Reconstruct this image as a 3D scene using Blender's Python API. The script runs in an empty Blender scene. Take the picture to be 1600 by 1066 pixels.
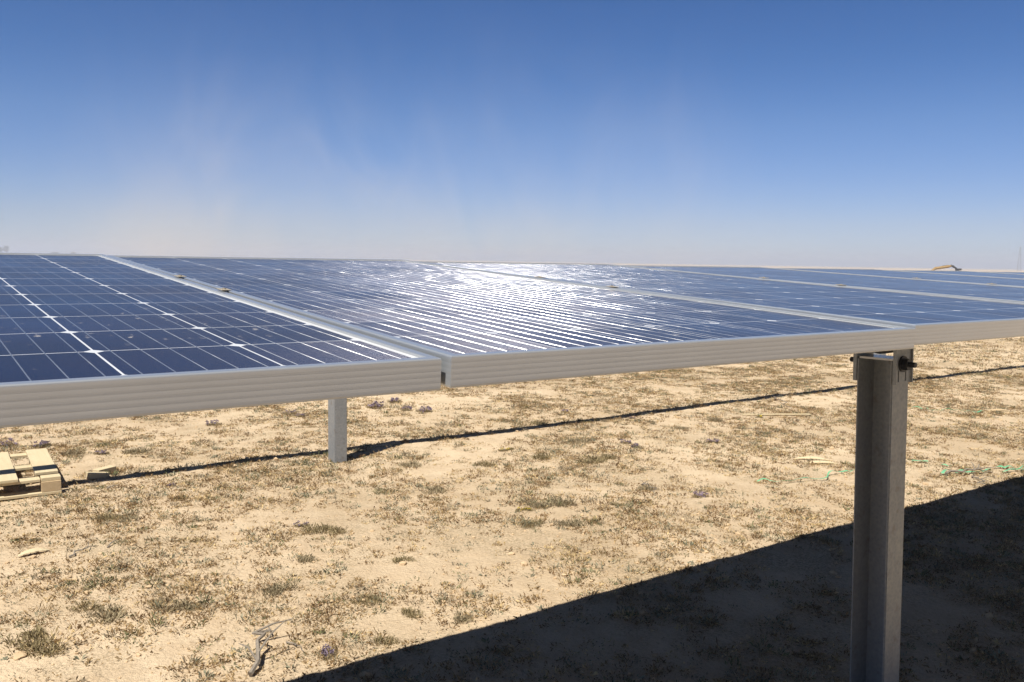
import bpy, bmesh, math, random
import numpy as np
from mathutils import Vector, Matrix, noise
random.seed(7); rng = np.random.default_rng(7)
C = bpy.context.scene.collection
sc = bpy.context.scene

# ------------------------------------------------------------------ helpers
def tag(o, label=None, cat=None, group=None, kind=None):
    if label: o['label'] = label
    if cat: o['category'] = cat
    if group: o['group'] = group
    if kind: o['kind'] = kind
    return o

def empty(name, loc=(0, 0, 0), rot=(0, 0, 0)):
    o = bpy.data.objects.new(name, None); C.objects.link(o)
    o.location = loc; o.rotation_euler = rot; o.empty_display_size = .1
    return o

def obj(name, bm, mat, parent=None, smooth=False):
    me = bpy.data.meshes.new(name)
    if isinstance(bm, bmesh.types.BMesh):
        bm.normal_update(); bm.to_mesh(me); bm.free()
    else:
        me.from_pydata(bm[0], [], bm[1]); me.update()
    if smooth:
        me.polygons.foreach_set('use_smooth', [True] * len(me.polygons))
    for m in (mat if isinstance(mat, (list, tuple)) else [mat]): me.materials.append(m)
    o = bpy.data.objects.new(name, me); C.objects.link(o)
    if parent: o.parent = parent
    return o

def box(bm, lo, hi, M=None, bev=0.0):
    vs = [bm.verts.new((x, y, z)) for x in (lo[0], hi[0]) for y in (lo[1], hi[1]) for z in (lo[2], hi[2])]
    fs = [bm.faces.new([vs[i] for i in f]) for f in ((0, 1, 3, 2), (4, 6, 7, 5), (0, 4, 5, 1), (2, 3, 7, 6), (0, 2, 6, 4), (1, 5, 7, 3))]
    if bev:
        es = list({e for f in fs for e in f.edges})
        r = bmesh.ops.bevel(bm, geom=es, offset=bev, segments=1, affect='EDGES')
        vs = list({v for f in r['faces'] for v in f.verts} | {v for v in vs if v.is_valid})
    if M is not None:
        for v in vs: v.co = M @ v.co
    return vs

def tube(bm, pts, radii, n=8, cap=True):
    pts = [Vector(p) for p in pts]
    if not hasattr(radii, '__len__'): radii = [radii] * len(pts)
    rings = []; up = Vector((0, 0, 1))
    for i, p in enumerate(pts):
        d = (pts[min(i + 1, len(pts) - 1)] - pts[max(i - 1, 0)]).normalized()
        a = d.cross(up)
        if a.length < 1e-3: a = d.cross(Vector((1, 0, 0)))
        a.normalize(); b = d.cross(a)
        rings.append([bm.verts.new(p + (a * math.cos(2 * math.pi * k / n) + b * math.sin(2 * math.pi * k / n)) * radii[i]) for k in range(n)])
    for r0, r1 in zip(rings, rings[1:]):
        for k in range(n): bm.faces.new((r0[k], r0[(k + 1) % n], r1[(k + 1) % n], r1[k]))
    if cap:
        bm.faces.new(list(reversed(rings[0]))); bm.faces.new(rings[-1])

class NT:
    def __init__(s, name):
        s.m = bpy.data.materials.new(name); s.m.use_nodes = True; s.t = s.m.node_tree; s.t.nodes.clear()
        s.out = s.n('ShaderNodeOutputMaterial')
    def n(s, typ, ins=None, **kw):
        nd = s.t.nodes.new(typ)
        for k, v in kw.items(): setattr(nd, k, v)
        for k, v in (ins or {}).items(): s.put(nd.inputs[k], v)
        return nd
    def put(s, sock, v):
        if isinstance(v, bpy.types.NodeSocket): s.t.links.new(v, sock)
        elif isinstance(v, bpy.types.Node): s.t.links.new(v.outputs[0], sock)
        else: sock.default_value = v
    def math(s, op, a, b=0.0, c=0.0, clamp=False):
        nd = s.n('ShaderNodeMath', operation=op, use_clamp=clamp)
        s.put(nd.inputs[0], a); s.put(nd.inputs[1], b); s.put(nd.inputs[2], c); return nd.outputs[0]
    def mix(s, f, a, b):
        nd = s.n('ShaderNodeMix', data_type='RGBA'); s.put(nd.inputs[0], f); s.put(nd.inputs[6], a); s.put(nd.inputs[7], b); return nd.outputs[2]
    def noise(s, vec, scale, detail=4, rough=.55, dist=0.0):
        nd = s.n('ShaderNodeTexNoise', {'Scale': scale, 'Detail': detail, 'Roughness': rough, 'Distortion': dist})
        if vec is not None: s.put(nd.inputs['Vector'], vec)
        return nd.outputs['Fac']
    def ramp(s, f, stops, interp='LINEAR'):
        nd = s.n('ShaderNodeValToRGB'); s.put(nd.inputs[0], f); r = nd.color_ramp; r.interpolation = interp
        while len(r.elements) < len(stops): r.elements.new(.5)
        for e, (p, c) in zip(r.elements, stops):
            e.position = p; e.color = c if len(c) == 4 else (*c, 1)
        return nd.outputs[0]
    def maprange(s, v, a, b, c=0.0, d=1.0):
        nd = s.n('ShaderNodeMapRange'); s.put(nd.inputs[0], v)
        for i, x in enumerate((a, b, c, d)): s.put(nd.inputs[i + 1], x)
        return nd.outputs[0]
    def coord(s, which='Object'): return s.n('ShaderNodeTexCoord').outputs[which]
    def done(s, sh): s.t.links.new(sh if isinstance(sh, bpy.types.NodeSocket) else sh.outputs[0], s.out.inputs[0]); return s.m

def simple(name, col, rough=.7, metal=0.0, var=.15, scale=12, bump=0.0, spec=.4):
    t = NT(name); co = t.coord()
    f = t.noise(co, scale, 5)
    c = t.mix(f, tuple(x * (1 - var) for x in col[:3]) + (1,), tuple(min(1, x * (1 + var)) for x in col[:3]) + (1,))
    b = t.n('ShaderNodeBsdfPrincipled', {'Base Color': c, 'Roughness': rough, 'Metallic': metal, 'Specular IOR Level': spec})
    if bump:
        bp = t.n('ShaderNodeBump', {'Strength': .6, 'Distance': bump, 'Height': t.noise(co, scale * 4, 4)})
        t.put(b.inputs['Normal'], bp)
    return t.done(b)

# ------------------------------------------------------------------ calibration (metres; ground near z = 0)
Z0 = 1.5857                      # height of the near module edge
YAW, PITCH, ROLL, F = 0.9481, 0.0924, 0.0154, 1354.23
CAM = Vector((-0.529, -0.8522, 1.70))
TILT, MX, MY, GAP = 0.0588, 0.0184, 0.0224, 0.0123
CP = 0.159; W = 6 * CP + 2 * MX; L = 1.956; FH = 0.038
SUN = Vector((-0.50, -0.25, 1.0)).normalized()

def gz(x, y):                    # ground relief
    v = Vector((x * .35, y * .35, 3.1))
    h = noise.noise(v) * .034 + noise.noise(v * 4.1) * .017
    far = min(1.0, max(0.0, (math.hypot(x, y) - 14) / 30))
    return h * (1 + far * 1.5)

# ------------------------------------------------------------------ camera
f = Vector((math.cos(YAW) * math.cos(PITCH), math.sin(YAW) * math.cos(PITCH), -math.sin(PITCH)))
r = Vector((math.sin(YAW), -math.cos(YAW), 0)); u = r.cross(f)
r2 = r * math.cos(ROLL) + u * math.sin(ROLL); u2 = u * math.cos(ROLL) - r * math.sin(ROLL)
cd = bpy.data.cameras.new('camera'); cam = bpy.data.objects.new('camera', cd); C.objects.link(cam)
cam.matrix_world = Matrix(((r2.x, u2.x, -f.x, CAM.x), (r2.y, u2.y, -f.y, CAM.y), (r2.z, u2.z, -f.z, CAM.z), (0, 0, 0, 1)))
cd.sensor_width = 36; cd.lens = F * 36 / 1600; cd.clip_start = .02; cd.clip_end = 20000
sc.camera = cam

def ray_ground(px, py, h=0.0):   # where a sight line of the survey meets height h
    d = f * F + r2 * (px - 800) - u2 * (py - 533)
    s = (CAM.z - h) / -d.z
    return CAM + d * s

# ------------------------------------------------------------------ light
el = math.asin(SUN.z); az = math.atan2(SUN.x, SUN.y)
w = bpy.data.worlds.new('World'); sc.world = w; w.use_nodes = True
nt = w.node_tree; nt.nodes.clear()
sky = nt.nodes.new('ShaderNodeTexSky'); sky.sky_type = 'NISHITA'; sky.sun_disc = False
sky.sun_elevation = el; sky.sun_rotation = az; sky.altitude = 800; sky.air_density = 1.0; sky.dust_density = .3; sky.ozone_density = 3.0
bg = nt.nodes.new('ShaderNodeBackground'); bg.inputs[1].default_value = 0.0555
wo = nt.nodes.new('ShaderNodeOutputWorld')
gm = nt.nodes.new('ShaderNodeGamma'); gm.inputs[1].default_value = 1.22
hs = nt.nodes.new('ShaderNodeHueSaturation'); hs.inputs['Saturation'].default_value = 1.12
nt.links.new(sky.outputs[0], gm.inputs[0]); nt.links.new(gm.outputs[0], hs.inputs['Color']); 
tcn = nt.nodes.new('ShaderNodeTexCoord'); sz = nt.nodes.new('ShaderNodeSeparateXYZ'); nt.links.new(tcn.outputs['Generated'], sz.inputs[0])
m3 = nt.nodes.new('ShaderNodeMath'); m3.operation = 'MULTIPLY'; m3.inputs[1].default_value = 3.0; nt.links.new(sz.outputs[2], m3.inputs[0])
rp = nt.nodes.new('ShaderNodeValToRGB'); nt.links.new(m3.outputs[0], rp.inputs[0])          # deep clear high desert sky, pale at the horizon
SKY = ((0.0, (.65, .72, 1.05)), (.05, (.65, .72, 1.08)), (.13, (.70, .70, .98)), (.27, (.70, .71, .96)), (.45, (.71, .75, .94)), (.65, (.55, .695, .90)), (.83, (.51, .68, .89)), (1.0, (.33, .33, .35)))
while len(rp.color_ramp.elements) < len(SKY): rp.color_ramp.elements.new(.5)
for e, (p, c) in zip(rp.color_ramp.elements, SKY): e.position = p; e.color = (c[0] / 1.2, c[1] / 1.2, c[2] / 1.2, 1)
mm = nt.nodes.new('ShaderNodeMix'); mm.data_type = 'RGBA'; mm.blend_type = 'MULTIPLY'; mm.inputs[0].default_value = 1.0
nt.links.new(hs.outputs[0], mm.inputs[6]); nt.links.new(rp.outputs[0], mm.inputs[7]); nt.links.new(mm.outputs[2], bg.inputs[0]); nt.links.new(bg.outputs[0], wo.inputs[0])
sl = bpy.data.lights.new('sun', 'SUN'); sl.energy = 5.0; sl.angle = math.radians(.53); sl.color = (1, .95, .87)
so = bpy.data.objects.new('sun', sl); C.objects.link(so); so.location = (0, 0, 30)
so.rotation_euler = SUN.to_track_quat('Z', 'Y').to_euler()
sc.view_settings.view_transform = 'Standard'; sc.view_settings.look = 'None'
sc.view_settings.gamma = 1; sc.view_settings.exposure = 0.55

# ------------------------------------------------------------------ materials
def mat_alu(name='anodised_aluminium', col=(.30, .318, .338), rough=.36):
    t = NT(name); co = t.coord()
    st = t.n('ShaderNodeMapping', {'Vector': co, 'Scale': (1.5, 1.5, 260)})
    f1 = t.noise(st, 3, 3); f2 = t.noise(co, 9, 5, .6); f3 = t.noise(co, 160, 3, .6)
    c = t.mix(f2, tuple(x * .86 for x in col) + (1,), tuple(x * 1.06 for x in col) + (1,))
    sp = t.maprange(f3, .70, .78)
    c = t.mix(t.math('MULTIPLY', sp, .35), c, (.36, .31, .24, 1))
    b = t.n('ShaderNodeBsdfPrincipled', {'Base Color': c, 'Metallic': .08, 'Specular IOR Level': .6, 'Coat Weight': 1.0, 'Coat Roughness': .22, 'Coat IOR': 2.1, 'Roughness': t.maprange(f1, .2, .8, rough - .06, rough + .1)})
    bp = t.n('ShaderNodeBump', {'Strength': .25, 'Distance': .0004, 'Height': f1}); t.put(b.inputs['Normal'], bp)
    return t.done(b)

def mat_galv():
    t = NT('galvanised_steel'); co = t.coord()
    vo = t.n('ShaderNodeTexVoronoi', {'Vector': co, 'Scale': 70}).outputs['Distance']
    n1 = t.noise(t.n('ShaderNodeMapping', {'Vector': co, 'Scale': (6, 6, 1.2)}), 1.6, 5)
    n2 = t.noise(co, 25, 5)
    c = t.mix(n1, (.175, .195, .21, 1), (.27, .29, .305, 1)); c = t.mix(t.math('MULTIPLY', vo, .6), c, (.37, .37, .365, 1))
    c = t.mix(t.maprange(n2, .58, .70, 0, .5), c, (.20, .17, .14, 1))
    b = t.n('ShaderNodeBsdfPrincipled', {'Base Color': c, 'Metallic': .3, 'Roughness': t.maprange(n2, .2, .8, .38, .6)})
    return t.done(b)

FACET, RIBF = .022, .27
def mat_laminate():
    """72 mono cells under glass: 5 ribbons per cell, white backsheet, pyramid etched silicon."""
    t = NT('solar_laminate'); co = t.coord()
    sep = t.n('ShaderNodeSeparateXYZ', {'Vector': co}); x, y = sep.outputs[0], sep.outputs[1]
    cx = t.math('SUBTRACT', x, MX); cy = t.math('SUBTRACT', y, MY)
    def inr(v, lo, hi): return t.math('MULTIPLY', t.math('GREATER_THAN', v, lo), t.math('LESS_THAN', v, hi))
    field = t.math('MULTIPLY', inr(cx, 0.0, 6 * CP), inr(cy, 0.0, 12 * CP))
    ux = t.math('SUBTRACT', t.math('MODULO', cx, CP), CP / 2); uy = t.math('SUBTRACT', t.math('MODULO', cy, CP), CP / 2)
    ax = t.math('ABSOLUTE', ux); ay = t.math('ABSOLUTE', uy); hc = .0785
    cell = t.math('MULTIPLY', t.math('LESS_THAN', ax, hc - .0002), t.math('LESS_THAN', ay, hc))
    cell = t.math('MULTIPLY', cell, t.math('LESS_THAN', t.math('ADD', ax, ay), 2 * hc - .0095))
    cell = t.math('MULTIPLY', cell, field)
    rb = t.math('ABSOLUTE', t.math('SUBTRACT', t.math('MODULO', t.math('ADD', ux, hc), .0314), .0157))
    ins = inr(cy, -.006, 12 * CP + .006)
    rib = t.math('MULTIPLY', t.math('LESS_THAN', rb, .0007), t.math('MULTIPLY', ins, t.math('LESS_THAN', ax, hc)))
    rib = t.math('MULTIPLY', rib, inr(cx, 0.0, 6 * CP))
    oi = t.n('ShaderNodeObjectInfo').outputs['Random']
    off = t.n('ShaderNodeCombineXYZ', {0: t.math('MULTIPLY', oi, 37.0), 1: t.math('MULTIPLY', oi, 11.0), 2: 0.0})
    vo = t.n('ShaderNodeVectorMath', {0: co, 1: off.outputs[0]}, operation='ADD').outputs[0]
    # per cell tone
    fl = t.n('ShaderNodeCombineXYZ', {0: t.math('ADD', t.math('FLOOR', t.math('DIVIDE', cx, CP)), t.math('MULTIPLY', oi, 91.0)), 1: t.math('FLOOR', t.math('DIVIDE', cy, CP)), 2: 0.0})
    wn = t.n('ShaderNodeTexWhiteNoise', {'Vector': fl.outputs[0]}, noise_dimensions='3D').outputs['Value']
    ccol = t.mix(wn, (.005, .008, .017, 1), (.009, .012, .025, 1))
    ccol = t.mix(t.noise(vo, 4.0, 3), ccol, (.018, .016, .036, 1))
    back = t.mix(t.noise(vo, 14, 3), (.60, .61, .62, 1), (.70, .71, .72, 1))
    base = t.mix(cell, back, ccol)
    base = t.mix(rib, base, (.11, .125, .155, 1))
    # dust film, splashes and dried drops
    d1 = t.maprange(t.noise(vo, 2.2, 5, .65), .35, .8, 0.0, .012)
    d2 = t.math('MULTIPLY', t.maprange(t.noise(vo, 26, 4, .6), .67, .73), .32)
    sv = t.n('ShaderNodeMapping', {'Vector': vo, 'Scale': (1.0, .55, 1.0)})
    d3 = t.math('MULTIPLY', t.math('MULTIPLY', t.maprange(t.noise(sv, 60, 3, .5), .66, .72), t.maprange(t.noise(vo, 3.1, 2), .50, .58)), .5)
    dust = t.math('ADD', t.math('ADD', d1, d2), d3, clamp=True)
    base = t.mix(dust, base, (.52, .47, .40, 1))
    diff = t.n('ShaderNodeBsdfDiffuse', {'Color': base})
    # facets of the etched silicon and of the ribbons, in panel space
    fn = Vector((-.6010, -.5735, .5565)).normalized()       # about 55 degrees off the sheet, as etching leaves it
    vt = t.n('ShaderNodeVectorTransform', vector_type='NORMAL', convert_from='OBJECT', convert_to='WORLD')
    spn = t.n('ShaderNodeTexWhiteNoise', {'Vector': t.n('ShaderNodeVectorMath', {0: vo, 1: (260., 120., 0.)}, operation='MULTIPLY').outputs[0]}, noise_dimensions='3D')
    # every cell and every ribbon sits at its own slight tilt, the etching scatters a little more
    cellv = t.n('ShaderNodeTexWhiteNoise', {'Vector': fl.outputs[0]}, noise_dimensions='3D').outputs['Color']
    ribv = t.n('ShaderNodeTexNoise', {'Vector': t.n('ShaderNodeMapping', {'Vector': vo, 'Scale': (32., 9., 1.)}), 'Scale': 1.0, 'Detail': 3.0, 'Roughness': .7}).outputs['Color']
    def vm(op, a, b): return t.n('ShaderNodeVectorMath', {0: a, 1: b}, operation=op).outputs[0]
    dv = vm('MULTIPLY', vm('SUBTRACT', cellv, (.5, .5, .5)), (.055, .055, .02))
    dg = vm('MULTIPLY', vm('SUBTRACT', spn.outputs[1], (.5, .5, .5)), (.16, .16, .08))
    dr = vm('MULTIPLY', vm('SUBTRACT', ribv, (.5, .5, .5)), (.34, .34, .14))
    t.put(vt.inputs[0], vm('NORMALIZE', vm('ADD', vm('ADD', dv, dg), tuple(fn)), (0, 0, 0)))
    vt2 = t.n('ShaderNodeVectorTransform', vector_type='NORMAL', convert_from='OBJECT', convert_to='WORLD')
    t.put(vt2.inputs[0], vm('NORMALIZE', vm('ADD', dr, tuple(fn)), (0, 0, 0)))
    gcol = t.mix(t.noise(vo, 18, 3), (.95, .78, .72, 1), (.72, .80, 1.0, 1))
    fac1 = t.n('ShaderNodeBsdfGlossy', {'Color': gcol, 'Roughness': .215, 'Normal': vt.outputs[0]}, distribution='GGX')
    fac2 = t.n('ShaderNodeBsdfGlossy', {'Color': (1, .99, .97, 1), 'Roughness': .24, 'Normal': vt2.outputs[0]}, distribution='GGX')
    wcell = t.math('MULTIPLY', cell, t.math('MULTIPLY', t.math('POWER', spn.outputs[0], 3.0), FACET))
    body = t.n('ShaderNodeMixShader', {0: wcell, 1: diff.outputs[0], 2: fac1.outputs[0]})
    body = t.n('ShaderNodeMixShader', {0: t.math('MULTIPLY', rib, RIBF), 1: body.outputs[0], 2: fac2.outputs[0]})
    gl = t.n('ShaderNodeBsdfGlossy', {'Color': (1, 1, 1, 1), 'Roughness': t.maprange(t.noise(vo, 5, 4), .3, .7, .16, .26)}, distribution='GGX')
    bp = t.n('ShaderNodeBump', {'Strength': .25, 'Distance': .0006, 'Height': t.noise(vo, 300, 2)})
    t.put(gl.inputs['Normal'], bp)
    fr = t.n('ShaderNodeFresnel', {'IOR': 1.25})
    return t.done(t.n('ShaderNodeMixShader', {0: t.math('MULTIPLY', fr, .90), 1: body.outputs[0], 2: gl.outputs[0]}))

M_ALU = mat_alu(); M_GALV = mat_galv(); M_LAM = mat_laminate()
M_BLACK = simple('black_plastic', (.02, .02, .02), .5)
M_BOLT = simple('dark_bolt_steel', (.045, .045, .05), .45, .6)
M_CLAMP = simple('clamp_brass_zinc', (.40, .35, .27), .45, .3)

def mat_wood(name, a, b, sc_=1.0):
    t = NT(name); co = t.coord()
    mp = t.n('ShaderNodeMapping', {'Vector': co, 'Scale': (22 * sc_, 1.6 * sc_, 22 * sc_)})
    f = t.noise(mp, 2.2, 6, .6, .4); g = t.noise(co, 5, 4)
    c = t.mix(f, a, b); c = t.mix(t.maprange(g, .55, .8, 0, .35), c, tuple(x * .55 for x in a[:3]) + (1,))
    bs = t.n('ShaderNodeBsdfPrincipled', {'Base Color': c, 'Roughness': .8, 'Specular IOR Level': .2})
    t.put(bs.inputs['Normal'], t.n('ShaderNodeBump', {'Strength': .4, 'Distance': .002, 'Height': f}))
    return t.done(bs)
M_WOOD = mat_wood('pale_pine', (.47, .38, .23, 1), (.62, .52, .34, 1))
M_WOODX = mat_wood('pale_pine_blocks', (.40, .29, .16, 1), (.55, .42, .26, 1))

def mat_ground():
    t = NT('sandy_soil'); co = t.coord()
    n1 = t.noise(co, .55, 5, .6); n2 = t.noise(co, 5.5, 6, .62); n3 = t.noise(co, 42, 5, .6); n4 = t.noise(co, 160, 3, .6)
    c = t.mix(t.maprange(n1, .3, .7), (.55, .43, .285, 1), (.64, .51, .35, 1))
    c = t.mix(t.maprange(n2, .35, .72), c, (.50, .375, .24, 1))
    c = t.mix(t.maprange(n3, .56, .70, 0, .55), c, (.34, .235, .135, 1))
    c = t.mix(t.maprange(n4, .64, .72, 0, .55), c, (.70, .58, .42, 1))
    c = t.mix(t.maprange(n4, .30, .38, .45, 0), c, (.24, .17, .10, 1))
    big = t.noise(co, .38, 3, .5, .8)
    c = t.mix(t.maprange(big, .52, .66, 0, .6), c, (.66, .52, .35, 1))
    c = t.mix(t.maprange(big, .46, .36, 0, .4), c, (.38, .28, .17, 1))
    # organic litter lying in patches
    p = t.math('MULTIPLY', t.maprange(t.noise(co, 1.3, 5, .65), .47, .60), t.maprange(t.noise(co, 75, 4, .7), .47, .58))
    c = t.mix(t.math('MULTIPLY', p, .6), c, (.20, .155, .085, 1))
    b = t.n('ShaderNodeBsdfPrincipled', {'Base Color': c, 'Roughness': .95, 'Specular IOR Level': .1})
    h = t.math('ADD', t.math('MULTIPLY', n3, .6), t.math('ADD', t.math('MULTIPLY', n4, .25), t.math('MULTIPLY', n2, 1.2)))
    t.put(b.inputs['Normal'], t.n('ShaderNodeBump', {'Strength': 1.0, 'Distance': .024, 'Height': h}))
    return t.done(b)
M_GROUND = mat_ground()

def mat_attr(name='dry_plant_matter', trans=.15):
    t = NT(name)
    a = t.n('ShaderNodeAttribute', attribute_name='tint').outputs['Color']
    d = t.n('ShaderNodeBsdfDiffuse', {'Color': a}); tr = t.n('ShaderNodeBsdfTranslucent', {'Color': a})
    return t.done(t.n('ShaderNodeMixShader', {0: trans, 1: d.outputs[0], 2: tr.outputs[0]}))
M_VEG = mat_attr()

# ------------------------------------------------------------------ ground: one sheet reaching the horizon
def axis(lo, hi, step, far):
    a = list(np.arange(lo, hi + 1e-6, step)); s = step
    v = hi
    while v < far: s *= 1.22; v += s; a.append(v)
    s = step; v = lo
    while v > -far: s *= 1.22; v -= s; a.insert(0, v)
    return a
xs = axis(-1.2, 13.0, .045, 3000); ys = axis(0.2, 10.0, .035, 3000)
nx, ny = len(xs), len(ys)
verts = []
for yy in ys:
    for xx in xs:
        z = gz(xx, yy) if math.hypot(xx, yy) < 400 else 0.0
        if -1.2 <= xx <= 13 and 0.2 <= yy <= 10:
            q = Vector((xx * 3.2, yy * 3.2, 1.7))
            z += noise.noise(q * 1.9) * .006 + abs(noise.noise(q * 4.3)) * .009
        verts.append((xx, yy, z))
faces = [(j * nx + i, j * nx + i + 1, (j + 1) * nx + i + 1, (j + 1) * nx + i) for j in range(ny - 1) for i in range(nx - 1)]
g = obj('ground', (verts, faces), M_GROUND, smooth=True); tag(g, kind='structure')

# ------------------------------------------------------------------ solar modules
def frame_mesh(w_, l_):
    bm = bmesh.new()
    prof = [(.030, -FH), (.0006, -FH)]
    nrib = 5; per = (FH - .004) / nrib
    for k in range(nrib):
        z0 = -FH + .002 + k * per
        for s, d in ((0.0, .00008), (.12, .00005), (.28, .00002), (.5, .0), (.72, .00002), (.88, .00005), (.99, .00008)):
            prof.append((d, z0 + s * per))
    prof += [(.0002, -.0012), (.0012, 0.0), (.0122, 0.0), (.0129, -.0008), (.0129, -.0031), (.0025, -.0032), (.0025, -.0085), (.010, -.009), (.010, -.011), (.0025, -.0115), (.0025, -FH + .0018), (.030, -FH + .0018)]
    rings = []
    for d, z in prof:
        rings.append([bm.verts.new(p) for p in ((d - .002, d, z), (w_ - d + .002, d, z), (w_ - d + .002, l_ - d, z), (d - .002, l_ - d, z))])
    n = len(rings)
    for i in range(n):
        a, b = rings[i], rings[(i + 1) % n]
        for k in range(4): bm.faces.new((a[k], a[(k + 1) % 4], b[(k + 1) % 4], b[k]))
    bmesh.ops.recalc_face_normals(bm, faces=bm.faces)
    return bm
fr_mesh = frame_mesh(W, L)

def make_panel():
    root = empty('solar_panel')
    obj('frame', fr_mesh, M_ALU, root)
    bm = bmesh.new(); box(bm, (.0035, .0035, -.0075), (W - .0035, L - .0035, -.0034))
    obj('cell_laminate', bm, M_LAM, root)
    bm = bmesh.new(); box(bm, (W / 2 - .06, L - .22, -.026), (W / 2 + .06, L - .12, -.0078), bev=.004)
    obj('junction_box', bm, M_BLACK, root)
    return root
proto = make_panel()
def copy_tree(o, parent=None):
    c = o.copy(); C.objects.link(c); c.parent = parent
    for ch in list(o.children): copy_tree(ch, c)
    return c
desc = {
 -1: 'solar panel beyond the left picture edge',
 0: 'nearest solar panel at the left, its square cells clearly visible',
 1: 'middle solar panel with white sun glare, left of the front post',
 2: 'third solar panel from the left, its near corner resting right above the front steel post',
 3: 'fourth solar panel from the left, a narrow blue strip behind the third one',
 4: 'fifth solar panel from the left, thin strip crossing under the yellow digger arm',
 5: 'sixth solar panel from the left, very thin far strip at the right edge',
 6: 'seventh solar panel from the left, a sliver at the right picture edge below the pylon',
 7: 'eighth solar panel from the left, beyond the right picture edge',
 8: 'ninth solar panel from the left, farther beyond the right picture edge',
 9: 'tenth solar panel from the left, at the far right end of the row',
}
yo = {0: .0085, 1: 0.0, 2: .006, 3: .001, 4: .005, 5: .002}
first = True
for n_ in range(-1, 10):
    if n_ not in desc: continue
    p = proto if first else copy_tree(proto); first = False
    x0 = (n_ - 1) * (W + GAP)
    tl = TILT - (.0042 * n_ if n_ > 0 else 0)
    if n_ == 1: tl = TILT - .003
    yc = .978; zc = Z0 + math.sin(TILT) * yc          # the row twists about its torque tube
    p.location = (x0, yc - math.cos(tl) * yc + yo.get(n_, .003), zc - math.sin(tl) * yc)
    p.rotation_euler = (tl, 0, 0)
    tag(p, desc[n_], 'solar panel', 'solar panels in the tilted row')

# added unseen row behind the camera, cutting light bounced onto frames and post
for n_ in range(-4, 9):
    p = copy_tree(proto); p.location = ((n_ - 1) * (W + GAP), -4.81 + .0, Z0); p.rotation_euler = (TILT, 0, 0)
    tag(p, 'solar panel in the unseen row added behind the camera to cut bounced light', 'solar panel', 'unseen solar panels added behind the camera')

# module clamps between neighbours
def seam_pt(k, y, h=0.0):
    return (k * (W + GAP) - GAP / 2, y * math.cos(TILT) - h * math.sin(TILT), Z0 + math.sin(TILT) * y + h)
clamp0 = None
ck = {0: 'first', 1: 'second', 2: 'third', 3: 'fourth', 4: 'fifth'}
for k in range(0, 5):
    for j, yy in enumerate((.83, 1.14)):
        if clamp0 is None:
            c_ = empty('module_clamp')
            bm = bmesh.new(); box(bm, (-.010, -.016, .0002), (.010, .016, .0016), bev=.001); obj('clamp_plate', bm, M_CLAMP, c_)
            bm = bmesh.new(); tube(bm, [(0, 0, .0016), (0, 0, .0034)], .0040, 6); tube(bm, [(0, 0, -.06), (0, 0, .0036)], .003, 6); obj('bolt', bm, M_CLAMP, c_)
            clamp0 = c_
        else: c_ = copy_tree(clamp0)
        tl = TILT - .0042 * k
        yc = .978
        c_.location = (k * (W + GAP) - GAP / 2, yy, Z0 + math.sin(TILT) * yc + (yy - yc) * math.sin(tl) + .0012); c_.rotation_euler = (tl, 0, 0)
        tag(c_, '%s tan clamp bolted over the %s panel seam from the left' % (('nearer', 'farther')[j], ck[k]), 'clamp', 'clamps over the panel seams')

# ------------------------------------------------------------------ torque tubes, posts
AX = .978; ZT = Z0 + .0575 - .175
ROW2 = 5.79
def torque(name_label, y, x0, x1, rails):
    root = empty('torque_tube', (0, y, ZT))
    bm = bmesh.new(); tube(bm, [(x0, 0, 0), (x1, 0, 0)], .0648 if rails else .074, 20); obj('tube', bm, M_GALV, root, smooth=False)
    if rails:
        for k in range(-1, 9):
            bm = bmesh.new(); xk = k * (W + GAP) - GAP / 2; tl = TILT - .0042 * max(k, 0)
            M = Matrix.Translation((xk, 0, 0)) @ Matrix.Rotation(tl, 4, 'X')
            box(bm, (-.02, -.27, .067), (.02, .27, .134), M)
            obj('module_rail', bm, M_GALV, root)
    tag(root, name_label, 'torque tube')
    return root
torque('grey torque tube running under the tilted row of solar panels', AX, -2.2, 9.5, True)
torque('bare round torque tube on the next row of posts, hidden behind the panels', ROW2, -9.5, 25.5, False)

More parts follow.
